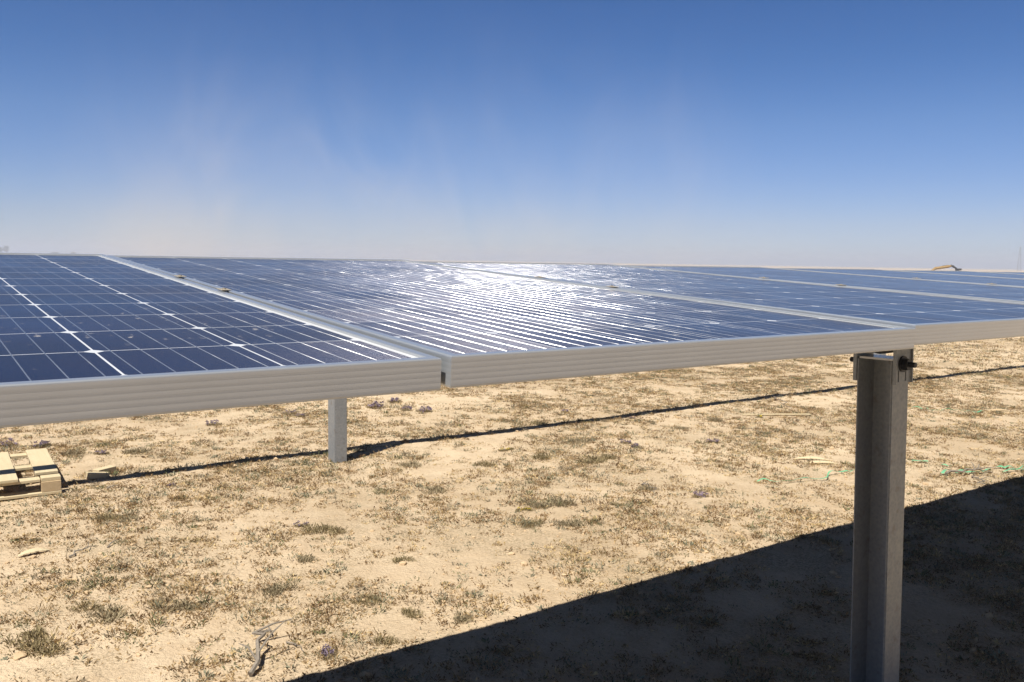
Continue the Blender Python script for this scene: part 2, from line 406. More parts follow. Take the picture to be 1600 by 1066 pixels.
def make_post(wx, wy, h, y, x, label, turn=0.0):
    """C-section pile opening to -X, flanges facing -Y and +Y, bearing plates bolted at its top."""
    root = empty('steel_post', (x, y, 0), (0, 0, turn))
    th = .006; lip = .0068
    zb = -.35
    # outline of the C (opening to -X)
    o_ = [(-wx / 2, -wy / 2), (wx / 2, -wy / 2), (wx / 2, wy / 2), (-wx / 2, wy / 2), (-wx / 2, wy / 2 - lip), (-wx / 2 + th, wy / 2 - lip),
          (-wx / 2 + th, wy / 2 - th), (wx / 2 - th, wy / 2 - th), (wx / 2 - th, .018), (wx / 2 - th - .012, .012), (wx / 2 - th - .012, -.012), (wx / 2 - th, -.018),
          (wx / 2 - th, -wy / 2 + th), (-wx / 2 + th, -wy / 2 + th), (-wx / 2 + th, -wy / 2 + lip), (-wx / 2, -wy / 2 + lip)]
    bm = bmesh.new()
    lo = [bm.verts.new((a, b, zb)) for a, b in o_]; hi = [bm.verts.new((a, b, h)) for a, b in o_]
    for i in range(len(o_)):
        j = (i + 1) % len(o_); bm.faces.new((lo[i], lo[j], hi[j], hi[i]))
    bm.faces.new(hi); bm.faces.new(list(reversed(lo)))
    bmesh.ops.recalc_face_normals(bm, faces=bm.faces)
    es = [e for e in bm.edges if abs(e.verts[0].co.z - e.verts[1].co.z) > .5 and abs(abs(e.verts[0].co.x) - wx / 2) < 1e-5 and abs(abs(e.verts[0].co.y) - wy / 2) < 1e-5]
    bmesh.ops.bevel(bm, geom=es, offset=.004, segments=2, affect='EDGES')
    obj('pile', bm, M_GALV, root)
    for s in (-1, 1):
        # bracket: slotted plate against the flange, with return lips
        bm = bmesh.new(); y0 = s * (wy / 2 + .0015); y1 = s * (wy / 2 + .0085)
        bw = wx * .46
        zt = h + .055; z1 = h - .085
        ylo, yhi = min(y0, y1), max(y0, y1)
        slots = [(-.034, -.026), (.014, .022)]
        box(bm, (-bw, ylo, h - .035), (bw, yhi, zt))                       # upper plate
        box(bm, (-bw, ylo, z1), (bw, yhi, z1 + .008))                     # bottom strip
        xsl = [-bw] + [v for q in slots for v in q] + [bw]
        for a, b in zip(xsl[0::2], xsl[1::2]): box(bm, (a, ylo, z1 + .0082), (b, yhi, h - .0352))
        for a in (-bw - .005, bw + .0002):                                 # side returns
            box(bm, (a, min(y0, y0 + s * .014), z1), (a + .0048, max(y0, y0 + s * .014), zt))
        obj('bearing_bracket', bm, M_GALV, root)
        bm = bmesh.new()
        by = s * (wy / 2 + .009)
        tube(bm, [(-.004, by, h - .012), (-.004, by + s * .006, h - .012)], .030, 18)      # washer
        tube(bm, [(-.004, by + s * .0062, h - .012), (-.004, by + s * .026, h - .012)], .023, 6)  # nut
        tube(bm, [(-.004, by + s * .0262, h - .012), (-.004, by + s * .050, h - .012)], .010, 10)
        obj('bolt', bm, M_BOLT, root)
    bm = bmesh.new(); box(bm, (-wx / 2 + .01, -wy / 2 + .002, h + .001), (wx / 2 - .012, wy / 2 - .002, h + .009))
    obj('seat_plate', bm, M_ALU, root)
    # bearing collar round the tube
    bm = bmesh.new(); R0 = .0755; R1 = .096
    for side in (-.022, .022):
        pass
    n = 20; rings = []
    for rr, xx in ((R0, -.025), (R1, -.025), (R1, .025), (R0, .025)):
        rings.append([bm.verts.new((xx, rr * math.cos(2 * math.pi * k / n), ZT + rr * math.sin(2 * math.pi * k / n))) for k in range(n)])
    for i in range(4):
        a, b = rings[i], rings[(i + 1) % 4]
        for k in range(n): bm.faces.new((a[k], a[(k + 1) % n], b[(k + 1) % n], b[k]))
    bmesh.ops.recalc_face_normals(bm, faces=bm.faces)
    obj('bearing_collar', bm, M_BLACK, root)
    tag(root, label, 'steel post', 'steel posts carrying the tubes')
    return root
make_post(.112, .145, 1.352, AX, 2.515, 'tall galvanised steel post in the right foreground, bolted bracket at its top').location = (2.515 + .030, AX - .021, 0)
bpy.data.objects['steel_post'].rotation_euler = (-.0157, -.022, 0)
make_post(.110, .137, 1.30, ROW2, 2.46, 'pale grey steel post standing in the sunlit sand below the left panel', math.pi)
make_post(.110, .137, 1.30, ROW2, 10.42, 'farther steel post hidden behind the foreground post', math.pi)

# ------------------------------------------------------------------ vegetation helpers (numpy soups of blades)
class Soup:
    def __init__(s): s.v = []; s.c = []
    def add(s, P, D, Wd, col):
        """P base (n,3), D tip vector (n,3), Wd half width vector (n,3); kite shaped leaf"""
        mid = P + D * .5 + np.array([0, 0, 1.]) * (np.linalg.norm(D, axis=1)[:, None] * .10)
        q = np.stack([P, mid + Wd, P + D, mid - Wd], 1)
        s.v.append(q); s.c.append(np.repeat(col[:, None, :], 4, 1))
    def build(s, name, mat, parent=None):
        v = np.concatenate(s.v).astype(np.float32); n = len(v); c = np.concatenate(s.c).reshape(-1, 3)
        me = bpy.data.meshes.new(name)
        me.vertices.add(n * 4); me.vertices.foreach_set('co', v.reshape(-1))
        me.loops.add(n * 4); me.loops.foreach_set('vertex_index', np.arange(n * 4, dtype=np.int32))
        me.polygons.add(n); me.polygons.foreach_set('loop_start', np.arange(0, n * 4, 4, dtype=np.int32))
        me.update(calc_edges=True)
        at = me.color_attributes.new('tint', 'FLOAT_COLOR', 'POINT')
        at.data.foreach_set('color', np.concatenate([c, np.ones((n * 4, 1))], 1).astype(np.float32).reshape(-1))
        me.materials.append(mat)
        o = bpy.data.objects.new(name, me); C.objects.link(o)
        if parent: o.parent = parent
        return o

def blades(soup, centers, zs, rad, nb, ln, wd, pal, up=(.2, 1.0), droop=0.0):
    n = len(centers)
    k = rng.poisson(nb, n) + 2; idx = np.repeat(np.arange(n), k); m = len(idx)
    rr = rad[idx] * np.sqrt(rng.random(m)); th = rng.random(m) * 2 * np.pi
    P = np.stack([centers[idx, 0] + rr * np.cos(th), centers[idx, 1] + rr * np.sin(th), zs[idx] - .002], 1)
    a2 = th + rng.normal(0, .9, m)
    lift = rng.uniform(up[0], up[1], m)
    D = np.stack([np.cos(a2), np.sin(a2), lift], 1); D /= np.linalg.norm(D, axis=1)[:, None]
    D *= (rng.uniform(.4, 1.25, m) * ln[idx])[:, None]
    P[:, 2] += rng.random(m) * D[:, 2] * .5
    s_ = np.cross(D, rng.normal(0, 1, (m, 3))); s_ /= np.linalg.norm(s_, axis=1)[:, None] + 1e-9
    Wd = s_ * (rng.uniform(.5, 1.3, m) * wd[idx])[:, None]
    col = pal[idx] * rng.uniform(.65, 1.35, m)[:, None]
    soup.add(P, D, Wd, col)

def gzn(x, y):
    z = gz(x, y)
    if -1.2 <= x <= 13 and 0.2 <= y <= 10:
        q = Vector((x * 3.2, y * 3.2, 1.7)); z += noise.noise(q * 1.9) * .006 + abs(noise.noise(q * 4.3)) * .009
    return z

KHAKI = np.array([.29, .21, .115]); BROWN = np.array([.20, .135, .075]); GREY = np.array([.25, .215, .155]); GREEN = np.array([.15, .155, .085]); STRAW = np.array([.46, .36, .20]); SAGE = np.array([.20, .205, .15])
PALS = np.stack([KHAKI, BROWN, GREY, GREEN, STRAW, SAGE]) * np.array([1.16, 1.12, 1.05])

def scatter(N, x0, x1, y0, y1, thr, gain, keep=None):
    out = []
    X = rng.uniform(x0, x1, N); Y = rng.uniform(y0, y1, N)
    for x, y in zip(X, Y):
        # only ground the row leaves in view
        dx, dy = x - CAM.x, y - CAM.y
        depth = dx * f.x + dy * f.y
        if depth < 2.6: continue
        lat = (dx * r.x + dy * r.y) / depth
        if abs(lat) > .68: continue
        if depth > 26: continue
        v = noise.noise(Vector((x * .8, y * .8, 9))) * .38 + noise.noise(Vector((x * 2.6, y * 2.6, 4))) * .5 + noise.noise(Vector((x * 7, y * 7, 2))) * .25
        if random.random() < (v - thr) * gain: out.append((x, y, v))
    return np.array(out)

soup = Soup()
# low mats of dry crumbs and curled leaves
A = scatter(150000, -.8, 14, .25, 9.5, -.30, 1.2)
zs = np.array([gzn(a[0], a[1]) for a in A]); n = len(A)
pi = rng.choice(6, n, p=[.33, .27, .13, .05, .15, .07])
blades(soup, A[:, :2], zs, rng.uniform(.012, .05, n), 9, rng.uniform(.009, .027, n), rng.uniform(.0019, .0046, n), PALS[pi], (.05, 1.2))
# standing tufts
B = scatter(36000, -.8, 14, .25, 9.5, -.16, 1.0)
zs = np.array([gzn(a[0], a[1]) for a in B]); n = len(B)
pi = rng.choice(6, n, p=[.26, .18, .16, .16, .08, .16])
blades(soup, B[:, :2], zs, rng.uniform(.018, .055, n), 20, rng.uniform(.012, .034, n), rng.uniform(.0018, .0038, n), PALS[pi], (.4, 2.2))
# fuller low clumps, each throwing its own shade
E_ = scatter(8500, -.8, 14, .25, 9.5, -.12, .75)
zs = np.array([gzn(a[0], a[1]) for a in E_]); n = len(E_)
pi = rng.choice(6, n, p=[.30, .20, .18, .12, .02, .18]); sz = np.clip(rng.lognormal(-3.25, .45, n), .018, .10)
blades(soup, E_[:, :2], zs, sz, 55, sz * .38, rng.uniform(.0022, .0042, n), PALS[pi] * .95, (.3, 2.0))
# weeds standing along the shadow of the bare tube
n = 120; X_ = rng.uniform(0.3, 14, n); Y_ = 6.22 - X_ * .012 + rng.normal(-.02, .10, n); cc_ = np.stack([X_, Y_], 1)
zs = np.array([gzn(a[0], a[1]) for a in cc_]); sz = rng.uniform(.02, .055, n)
blades(soup, cc_, zs, sz, 34, sz * .75, rng.uniform(.002, .0042, n), PALS[rng.choice(6, n, p=[.3, .2, .2, .14, .04, .12])], (.6, 2.4))
# farther out
D_ = scatter(60000, 3, 30, 4, 22, -.4, 1.3); D_ = D_[(D_[:, 0] > 13.8) | (D_[:, 1] > 9.3)]
zs = np.array([gzn(a[0], a[1]) for a in D_]); n = len(D_)
pi = rng.choice(6, n, p=[.34, .22, .14, .10, .12, .08])
blades(soup, D_[:, :2], zs, rng.uniform(.03, .10, n), 9, rng.uniform(.02, .05, n), rng.uniform(.004, .008, n), PALS[pi], (.2, 1.4))
sv = soup.build('dry_ground_cover', M_VEG); tag(sv, 'sparse dry scrub and curled brown leaves spread over the sand', 'ground cover', kind='stuff')

# straw and thin dead stems lying flat
soup = Soup()
S_ = scatter(9000, -.8, 12, .25, 9.5, -.35, 1.2); n = len(S_)
zs = np.array([gzn(a[0], a[1]) for a in S_]) + .003
th = rng.normal(.5, .9, n); ln = rng.uniform(.02, .11, n)
D = np.stack([np.cos(th) * ln, np.sin(th) * ln, rng.uniform(0, .12, n) * ln], 1)
Wd = np.stack([-np.sin(th), np.cos(th), np.zeros(n)], 1) * rng.uniform(.0009, .0019, n)[:, None]
soup.add(np.stack([S_[:, 0], S_[:, 1], zs], 1), D, Wd, np.stack([STRAW, BROWN, GREY])[rng.choice(3, n, p=[.45, .35, .2])] * rng.uniform(.7, 1.3, n)[:, None])
sv = soup.build('dead_stems', M_VEG); tag(sv, 'thin dead stems lying flat across the sand', 'litter', kind='stuff')

# crumbs of soil and small stones
t = NT('soil_crumb'); oc = t.noise(t.coord(), 9, 4)
M_CRUMB = t.done(t.n('ShaderNodeBsdfPrincipled', {'Base Color': t.mix(oc, (.36, .25, .14, 1), (.66, .50, .32, 1)), 'Roughness': .95, 'Specular IOR Level': .1}))
ico = bmesh.new(); bmesh.ops.create_icosphere(ico, subdivisions=1, radius=1); iv = np.array([v.co[:] for v in ico.verts]); fi = np.array([[v.index for v in q.verts] for q in ico.faces]); ico.free()
S_ = scatter(26000, -.8, 12, .25, 9.0, -.6, 1.0); n = len(S_)
zs = np.array([gzn(a[0], a[1]) for a in S_])
rad = np.clip(rng.lognormal(-5.25, .55, n), .0025, .026)
V = iv[None] * (rad[:, None, None] * rng.uniform(.6, 1.3, (n, 1, 3))) * rng.uniform(.75, 1.2, (n, len(iv), 1)); V[:, :, 2] *= .7
V += np.stack([S_[:, 0], S_[:, 1], zs + rad * .2], 1)[:, None, :]
Fq = (fi[None] + (np.arange(n) * len(iv))[:, None, None]).reshape(-1, 3)
me = bpy.data.meshes.new('soil_crumbs'); me.from_pydata(V.reshape(-1, 3).tolist(), [], Fq.tolist()); me.materials.append(M_CRUMB)
o = bpy.data.objects.new('soil_crumbs', me); C.objects.link(o); tag(o, 'small clods and stones scattered on the sand', 'clods', kind='stuff')

# ------------------------------------------------------------------ individual plants
M_LEAF = M_VEG
def plant(px, py, size, kind, label, group):
    P = ray_ground(px, py); P.z = gzn(P.x, P.y)
    nm = {'purple': 'purple_flower_plant', 'yellow': 'yellow_flower_plant', 'green': 'green_tuft', 'grey': 'sage_tuft'}[kind]
    root = empty(nm, P, (0, 0, random.uniform(0, 6)))
    s = Soup(); base = {'purple': (GREEN + SAGE + BROWN) / 3, 'yellow': GREEN, 'green': GREEN * .95, 'grey': SAGE}[kind]
    size *= .85; nc = 30; th = rng.random(nc) * 6.28; rr = size * .55 * np.sqrt(rng.random(nc))
    cs = np.stack([rr * np.cos(th), rr * np.sin(th) * .7], 1); base = (base * .5 + KHAKI * .68)
    blades(s, cs, np.zeros(nc), np.full(nc, size * .16), 14, np.full(nc, size * .17) * rng.uniform(.5, 1.3, nc), np.full(nc, max(.002, size * .015)), np.repeat(base[None], nc, 0), (.3, 2.2))
    s.build('leaves', M_VEG, root)
    if kind in ('purple', 'yellow'):
        s = Soup(); nf = 11 if kind == 'purple' else 4
        col = np.array([.26, .205, .255]) if kind == 'purple' else np.array([.66, .52, .08])
        blades(s, np.zeros((1, 2)), np.zeros(1), np.array([size * .05]), 12, np.array([size * .12]), np.array([max(.004, size * .035)]), col[None], (-.2, 1.4))
        hd = s.build('flower', M_VEG, root); first_ = True
        for q in range(nf):
            a = random.uniform(0, 6.28); b = size * .55 * math.sqrt(random.random())
            o_ = hd if first_ else hd.copy()
            if not first_: C.objects.link(o_); o_.parent = root
            first_ = False; o_.location = (b * math.cos(a), b * .7 * math.sin(a), size * random.uniform(.10, .30)); o_.rotation_euler = (random.uniform(-.4, .4), random.uniform(-.4, .4), random.uniform(0, 6))
    tag(root, label, 'plant', group)
PL = 'purple flowering plants dotted over the sand'; GR = 'green and sage tufts dotted over the sand'; YE = 'small yellow flowering plants'
for px, py, s, lab in (
    (588, 640, .26, 'broad purple flowering plant just right of the rear post top, under the frame'),
    (617, 632, .20, 'purple flowering plant close under the panel frame, right of the broad one'),
    (662, 646, .20, 'small purple flowering plant below the gap between the first two panels'),
    (636, 644, .16, 'dull purple flowering plant between the broad one and the one under the gap'),
    (452, 648, .16, 'purple flowering plant left of the rear post near the frame'),
    (470, 652, .14, 'greyish purple plant just left of the rear post'),
    (11, 700, .20, 'purple flowering plant behind the pallet at the left picture edge'),
    (66, 700, .18, 'purple flowering plant right behind the outer pallet board'),
    (158, 713, .12, 'purple tinged plant behind the loose wood offcut'),
    (335, 665, .16, 'purple tinged plant under the frame midway between pallet and rear post'),
    (470, 822, .09, 'bright purple bloom alone in the sand below the rear post'),
    (268, 762, .07, 'tiny purple bloom right of the pallet below the tube shadow'),
    (883, 643, .10, 'purple tinged plant above the thin shadow line right of centre'),
    (978, 692, .12, 'purple plant in the middle ground below the thin shadow line'),
    (992, 698, .10, 'smaller purple plant touching the right side of its neighbour below the line'),
    (1114, 692, .13, 'lilac plant in open sand left of the lying wood stick'),
    (1095, 775, .14, 'purple tinged plant right of centre above the big shadow'),
    (512, 1022, .10, 'faint purple plant just above the edge of the big shadow'),
    (988, 653, .08, 'little purple plant sitting right on the thin shadow line')):
    plant(px, py, s, 'purple', lab, PL)
for px, py, s, lab in ((787, 702, .09, 'yellow bloom left of a pair, right of the rear post'), (798, 700, .09, 'yellow bloom right of a pair, right of the rear post'),
    (812, 799, .07, 'yellow bloom on the left beside the sage tuft in the centre'), (826, 798, .08, 'yellow bloom on the right beside the sage tuft in the centre'), (1188, 655, .08, 'small yellowish plant left end of the wood stick')):
    plant(px, py, s, 'yellow', lab, YE)
for px, py, s, k, lab in (
    (215, 712, .24, 'grey', 'sage tuft in the sand behind the wood offcut'), (116, 712, .22, 'grey', 'sage tuft right behind the pallet corner'),
    (166, 815, .16, 'green', 'upright green tuft below the pallet, left of a rounder one'), (200, 815, .18, 'grey', 'round sage tuft below the pallet'),
    (162, 965, .22, 'grey', 'large bluish sage tuft in the lower left sand'), (135, 950, .16, 'green', 'green tuft left of the large bluish one in the lower left'),
    (50, 1010, .24, 'green', 'wide green tuft near the lower left picture corner'), (70, 1020, .18, 'green', 'green tuft touching the wide one near the lower left corner'),
    (265, 950, .20, 'grey', 'sage tuft in the lower left, right of the large bluish one'), (300, 950, .14, 'grey', 'greyish tuft left of the dead branch'),
    (435, 925, .20, 'grey', 'sage tuft above the dead branch'), (475, 875, .14, 'grey', 'small bluish tuft below the bright purple bloom'),
    (495, 830, .20, 'green', 'green tuft beside the bright purple bloom'), (520, 832, .18, 'green', 'green tuft right of the bright purple bloom'),
    (630, 878, .13, 'green', 'slender green tuft in the lower centre'), (575, 940, .16, 'green', 'green tuft in the sand above the big shadow'),
    (645, 962, .13, 'green', 'small green tuft next to the big shadow edge'), (722, 968, .13, 'grey', 'dark tuft right at the big shadow edge'),
    (605, 1005, .12, 'green', 'small dark tuft at the shadow edge near the bottom'),
    (835, 790, .22, 'grey', 'bluish sage tuft above the pair of yellow blooms'), (870, 788, .24, 'grey', 'wide sage tuft right of the yellow blooms'),
    (890, 820, .18, 'grey', 'grey tuft below the wide sage tuft in the centre'), (832, 822, .18, 'green', 'green tuft below the pair of yellow blooms'),
    (925, 722, .26, 'green', 'large green tuft in the middle ground below the thin shadow line'), (950, 715, .22, 'green', 'green tuft right of the large one in the middle ground'),
    (900, 690, .24, 'grey', 'pale tuft above the large green one in the middle ground'), (848, 712, .24, 'green', 'green tuft left of the large one in the middle ground'),
    (965, 790, .10, 'green', 'tiny dark green tuft alone in the centre right sand'), (1010, 765, .18, 'grey', 'sage tuft with thin stems centre right'),
    (842, 662, .20, 'green', 'green tuft standing behind the thin shadow line'), (640, 727, .20, 'grey', 'low sage tuft right of the rear post base'),
    (680, 765, .22, 'grey', 'sage tuft in the sand right of the rear post'), (760, 725, .20, 'green', 'green tuft below the thin line right of the rear post'),
    (1115, 660, .20, 'grey', 'grey tuft left of the wood stick above its level'), (1060, 672, .18, 'grey', 'grey tuft under the thin line right of centre')):
    plant(px, py, s, k, lab, GR)

# ------------------------------------------------------------------ wooden pallet
P = ray_ground(97, 775); root = empty('wooden_pallet', (P.x, P.y, gz(P.x, P.y) + .004), (0, 0, math.radians(-2)))
tag(root, 'pale wooden pallet lying on the sand at the left picture edge', 'pallet')
PW, PD = 1.15, .98; ZB, ZBL, ZS, ZTP = .020, .094, .115, .137
def board(name, lo, hi, mat=M_WOOD, label=None, rot=0.0):
    bm = bmesh.new(); c = [(a + b) / 2 for a, b in zip(lo, hi)]
    M = Matrix.Translation(c) @ Matrix.Rotation(rot, 4, 'Z') @ Matrix.Translation([-q for q in c])
    box(bm, lo, hi, M, bev=.0022)
    o = obj(name, bm, mat, root)
    if label: o['label'] = label
    return o
for yy in (0.0, .44, PD - .10): board('bottom_board', (-PW, yy, 0), (0, yy + .10, ZB))
for yy in (0.0, .44, PD - .10):
    for xx in (-.125, -.64, -PW): board('block', (xx, yy + .002, ZB + .001), (xx + .123, yy + .098, ZBL), M_WOODX)
for yy in (0.012, .44, PD - .09): board('stringer_board', (-PW + .002, yy, ZBL + .001), (-.13 if yy < .1 else -.003, yy + .088, ZS))
board('block', (-.124, .012, ZBL + .001), (-.002, .10, ZS + .006), M_WOOD)
for i, (xx, y0) in enumerate(((-.148, .13), (-.40, -.01), (-.66, .02), (-.91, .0), (-1.15, .0))):
    board('deck_board', (xx, y0, ZS + .001), (xx + (.145 if i == 0 else .135), PD, ZTP), M_WOOD, rot=random.uniform(-.012, .012))

# ------------------------------------------------------------------ loose bits on the ground
def loose(name, label, cat, bm, mat, px, py, rz, dz=0.0, rx=0.0, group=None):
    P = ray_ground(px, py); o = obj(name, bm, mat)
    o.location = (P.x, P.y, gzn(P.x, P.y) + dz); o.rotation_euler = (rx, 0, rz); tag(o, label, cat, group); return o
bm = bmesh.new(); box(bm, (-.075, -.03, 0), (.075, .03, .045), Matrix.Rotation(.15, 4, 'Y'), .002); box(bm, (.04, .03, 0.0), (.20, .10, .05), Matrix.Rotation(.35, 4, 'Z'), .002)
loose('wood_offcut', 'short pale wood offcut on the thin shadow line beside the pallet', 'wood offcut', bm, M_WOOD, 152, 748, .15)
bm = bmesh.new(); box(bm, (-.40, -.017, 0), (.40, .017, .012), None, .003)
loose('wood_stick', 'straight pale wood stick lying on the sand left of the front post', 'wood stick', bm, M_WOOD, 1213, 650, -.52, .004)
def chip(bm, l_, w_, h):
    n = 9; top = []
    for k in range(n):
        s = -1 + 2 * k / (n - 1); ww = w_ * max(.08, (1 - s * s)) ** .6
        zz = h * (1 - s * s) + .004
        top.append([bm.verts.new((s * l_, -ww * (1 + .2 * math.sin(k * 2.1)), zz * .55)), bm.verts.new((s * l_, ww, zz)), bm.verts.new((s * l_, ww, zz - .004)), bm.verts.new((s * l_, -ww * (1 + .2 * math.sin(k * 2.1)), zz * .55 - .004))])
    for a, b in zip(top, top[1:]):
        for k in range(4): bm.faces.new((a[k], a[(k + 1) % 4], b[(k + 1) % 4], b[k]))
    bm.faces.new(top[0][::-1]); bm.faces.new(top[-1])
bm = bmesh.new(); chip(bm, .080, .022, .020)
loose('wood_chip', 'pale flat wood chip with a dark shadow under it at the lower left', 'wood chip', bm, M_WOOD, 53, 870, .1, .008, -.1)
bm = bmesh.new(); chip(bm, .036, .022, .014)
loose('flat_stone', 'small pale stone beside the wide green tuft in the lower left', 'stone', bm, M_CRUMB, 34, 1027, .6, .004)
for i, (px, py, rz, lab) in enumerate(((1268, 718, -.75, 'upper curled pale bark strip left of the front post'), (1282, 725, -.60, 'lower curled pale bark strip left of the front post'))):
    bm = bmesh.new(); chip(bm, .15, .016, .022)
    loose('bark_strip', lab, 'bark strip', bm, M_WOOD, px, py, rz, .004, 0, 'curled strips left of the front post')
bm = bmesh.new(); chip(bm, .13, .02, .02)
loose('wood_splinter', 'thin brown wood splinter at the far right below the dark line', 'wood chip', bm, M_WOODX, 1560, 641, -.5, .004)

t = NT('bleached_branch'); cc = t.mix(t.noise(t.n('ShaderNodeMapping', {'Vector': t.coord(), 'Scale': (30, 30, 30)}), 3, 4), (.10, .085, .07, 1), (.36, .31, .25, 1))
M_BRANCH = t.done(t.n('ShaderNodeBsdfPrincipled', {'Base Color': cc, 'Roughness': .9, 'Specular IOR Level': .1}))
def twig(px0, px1, label, name='dead_branch', rad=.010, side=4, arch=.04, group=None):
    a, b = ray_ground(*px0), ray_ground(*px1); a.z = gzn(a.x, a.y) + rad; b.z = gzn(b.x, b.y) + rad
    bm = bmesh.new(); n = 8; pts = []
    d = b - a; pr = Vector((-d.y, d.x, 0)).normalized()
    for k in range(n):
        s = k / (n - 1); pts.append(a + d * s + pr * noise.noise(Vector((k * .7, px0[0], 0))) * d.length * .22 + Vector((0, 0, arch * math.sin(s * 3.1) + .3 * arch * random.random())))
    org = Vector(a); pl = [p - org for p in pts]
    tube(bm, pl, [rad * (1.15 - .8 * k / (n - 1)) for k in range(n)], 6)
    for q in range(side):
        k = random.randrange(1, n - 2); base = pl[k]; dr = (pl[k + 1] - pl[k]).normalized(); sgn = random.choice((-1, 1))
        ln = d.length * random.uniform(.15, .4); e = base + (dr * .6 + pr * sgn * .7 + Vector((0, 0, .35))) * ln
        m_ = (base + e) / 2 + Vector((0, 0, .02 * random.random()))
        tube(bm, [base, m_, e], [rad * .55, rad * .38, rad * .15], 5)
    o = obj(name, bm, M_BRANCH); o.location = org; tag(o, label, 'branch', group)
twig((391, 1058), (423, 986), 'grey dead branch with side twigs at the bottom left of the big shadow', rad=.010, side=5, arch=.05)
twig((448, 1004), (476, 1018), 'thin dark twig right of the grey dead branch', 'dead_twig', .004, 1, .01)
twig((108, 876), (152, 858), 'thin dark twig right of the pale wood chip', 'dead_twig', .005, 2, .015)
twig((168, 860), (186, 850), 'short brown twig farther right of the pale wood chip', 'dead_twig', .004, 0, .01)
twig((1478, 744), (1552, 742), 'dark forked twig on the green strap at the right', 'dead_twig', .009, 6, .04)
twig((1520, 746), (1545, 764), 'dark twig pointing down to the big shadow at the right', 'dead_twig', .006, 2, .01)
twig((1205, 622), (1240, 642), 'thin dark twig above the straight wood stick', 'dead_twig', .006, 2, .02)
twig((1003, 758), (1025, 775), 'thin grey stems in the centre right sand', 'dead_twig', .005, 3, .03)
twig((168, 768), (185, 763), 'small pale twig right of the pallet corner', 'dead_twig', .004, 0, .01)

M_STRAP = simple('green_strapping', (.15, .40, .22), .4, 0, .3, 30, spec=.5)
def strap(pts, label, wd=.010, amp=.02):
    ps = [ray_ground(*p) for p in pts]; org = Vector(ps[0]); org.z = 0
    fine = []
    for a, b in zip(ps, ps[1:]):
        for k in range(14): fine.append(a.lerp(b, k / 14))
    fine.append(ps[-1])
    bm = bmesh.new(); prev = None
    for i, p in enumerate(fine):
        d = (fine[min(i + 1, len(fine) - 1)] - fine[max(i - 1, 0)]).normalized(); s = Vector((-d.y, d.x, 0))
        tw = noise.noise(Vector((i * .12, pts[0][0] * .37, 0))) * 1.1
        p = p + s * noise.noise(Vector((i * .13, 7.7, pts[0][1]))) * amp; z = gzn(p.x, p.y) + .012 + amp * abs(noise.noise(Vector((i * .12, 3, pts[0][0]))))
        wv = s * wd * math.cos(tw) + Vector((0, 0, wd * math.sin(tw)))
        c = Vector((p.x, p.y, z + .004)) - org; th = Vector((0, 0, .0012))
        cur = [bm.verts.new(c - wv), bm.verts.new(c + wv), bm.verts.new(c + wv + th), bm.verts.new(c - wv + th)]
        if prev:
            for k in range(4): bm.faces.new((prev[k], prev[(k + 1) % 4], cur[(k + 1) % 4], cur[k]))
        prev = cur
    o = obj('plastic_strap', bm, M_STRAP); o.location = org; tag(o, label, 'plastic strap', 'green straps on the sand')
strap([(1425, 638), (1450, 643), (1480, 641), (1508, 645), (1538, 645)], 'faint green plastic strap farthest back, right of the front post', .008, .06)
strap([(1424, 723), (1450, 725)], 'short green strap piece touching the right side of the front post', .010, .03)
strap([(1476, 744), (1500, 738), (1528, 741), (1550, 738)], 'crumpled green strap under the dark forked twig', .013, .06)
strap([(1555, 732), (1580, 734), (1602, 736)], 'green strap running out of the picture at the right edge', .012, .04)
strap([(1470, 728), (1488, 731)], 'tiny green strap scrap above the crumpled one', .006, .03)
strap([(1182, 754), (1230, 756), (1285, 750), (1310, 742), (1340, 740)], 'long thin green strap left of the front post', .006, .05)
strap([(1568, 838 - 98), (1600, 733)], 'second green strap end near the right edge above the big shadow', .008, .05)

# ------------------------------------------------------------------ distant things
def bearing(px, dist):
    d = f * F + r2 * (px - 800); d.z = 0; d.normalize(); return Vector((CAM.x, CAM.y, 0)) + d * dist
# digger: only its arm clears the row
M_YEL = simple('machine_yellow', (.27, .17, .05), .7, 0, .1); M_DARK = simple('machine_dark', (.03, .03, .03), .6)
M_GLASS = simple('dark_cab_glass', (.02, .025, .03), .15)
P = bearing(1470, 110); dz = 0
yaw_ = math.atan2(r.y, r.x)
root = empty('excavator', (P.x, P.y, 0), (0, 0, yaw_)); tag(root, 'distant yellow digger arm with dark bucket showing above the panels at the right', 'excavator')
def part(name, mat, fn, parent=None):
    bm = bmesh.new(); fn(bm); return obj(name, bm, mat, parent or root)
part('chassis', M_YEL, lambda b: (box(b, (-3.4, -.8, .55), (-1.5, .8, .93), None, .08)))
for s in (-1, 1): part('track', M_DARK, lambda b, s=s: box(b, (-3.7, s * .85 - .2, .03), (-1.2, s * .85 + .2, .52), None, .16))
part('seat', M_DARK, lambda b: (box(b, (-2.9, -.25, .95), (-2.5, .25, 1.02), None, .03), box(b, (-2.98, -.25, .95), (-2.9, .25, 1.28), None, .02)))
part('boom', M_YEL, lambda b: (tube(b, [(-1.6, 0, 1.2), (-1.15, 0, 1.56), (.35, 0, 1.80), (.72, 0, 1.88)], [.12, .16, .15, .09], 4)))
part('cylinder', M_DARK, lambda b: tube(b, [(-1.4, .12, 1.45), (-.2, .12, 1.86), (.5, .12, 1.95)], [.05, .05, .035], 6))
part('stick', M_DARK, lambda b: tube(b, [(.60, 0, 1.93), (.85, 0, 1.84), (1.35, 0, 1.52)], [.10, .13, .08], 4))
part('bucket', M_DARK, lambda b: (box(b, (1.25, -.3, 1.38), (1.75, .3, 1.60), None, .06), box(b, (1.2, -.3, 1.0), (1.45, .3, 1.38), None, .03)))
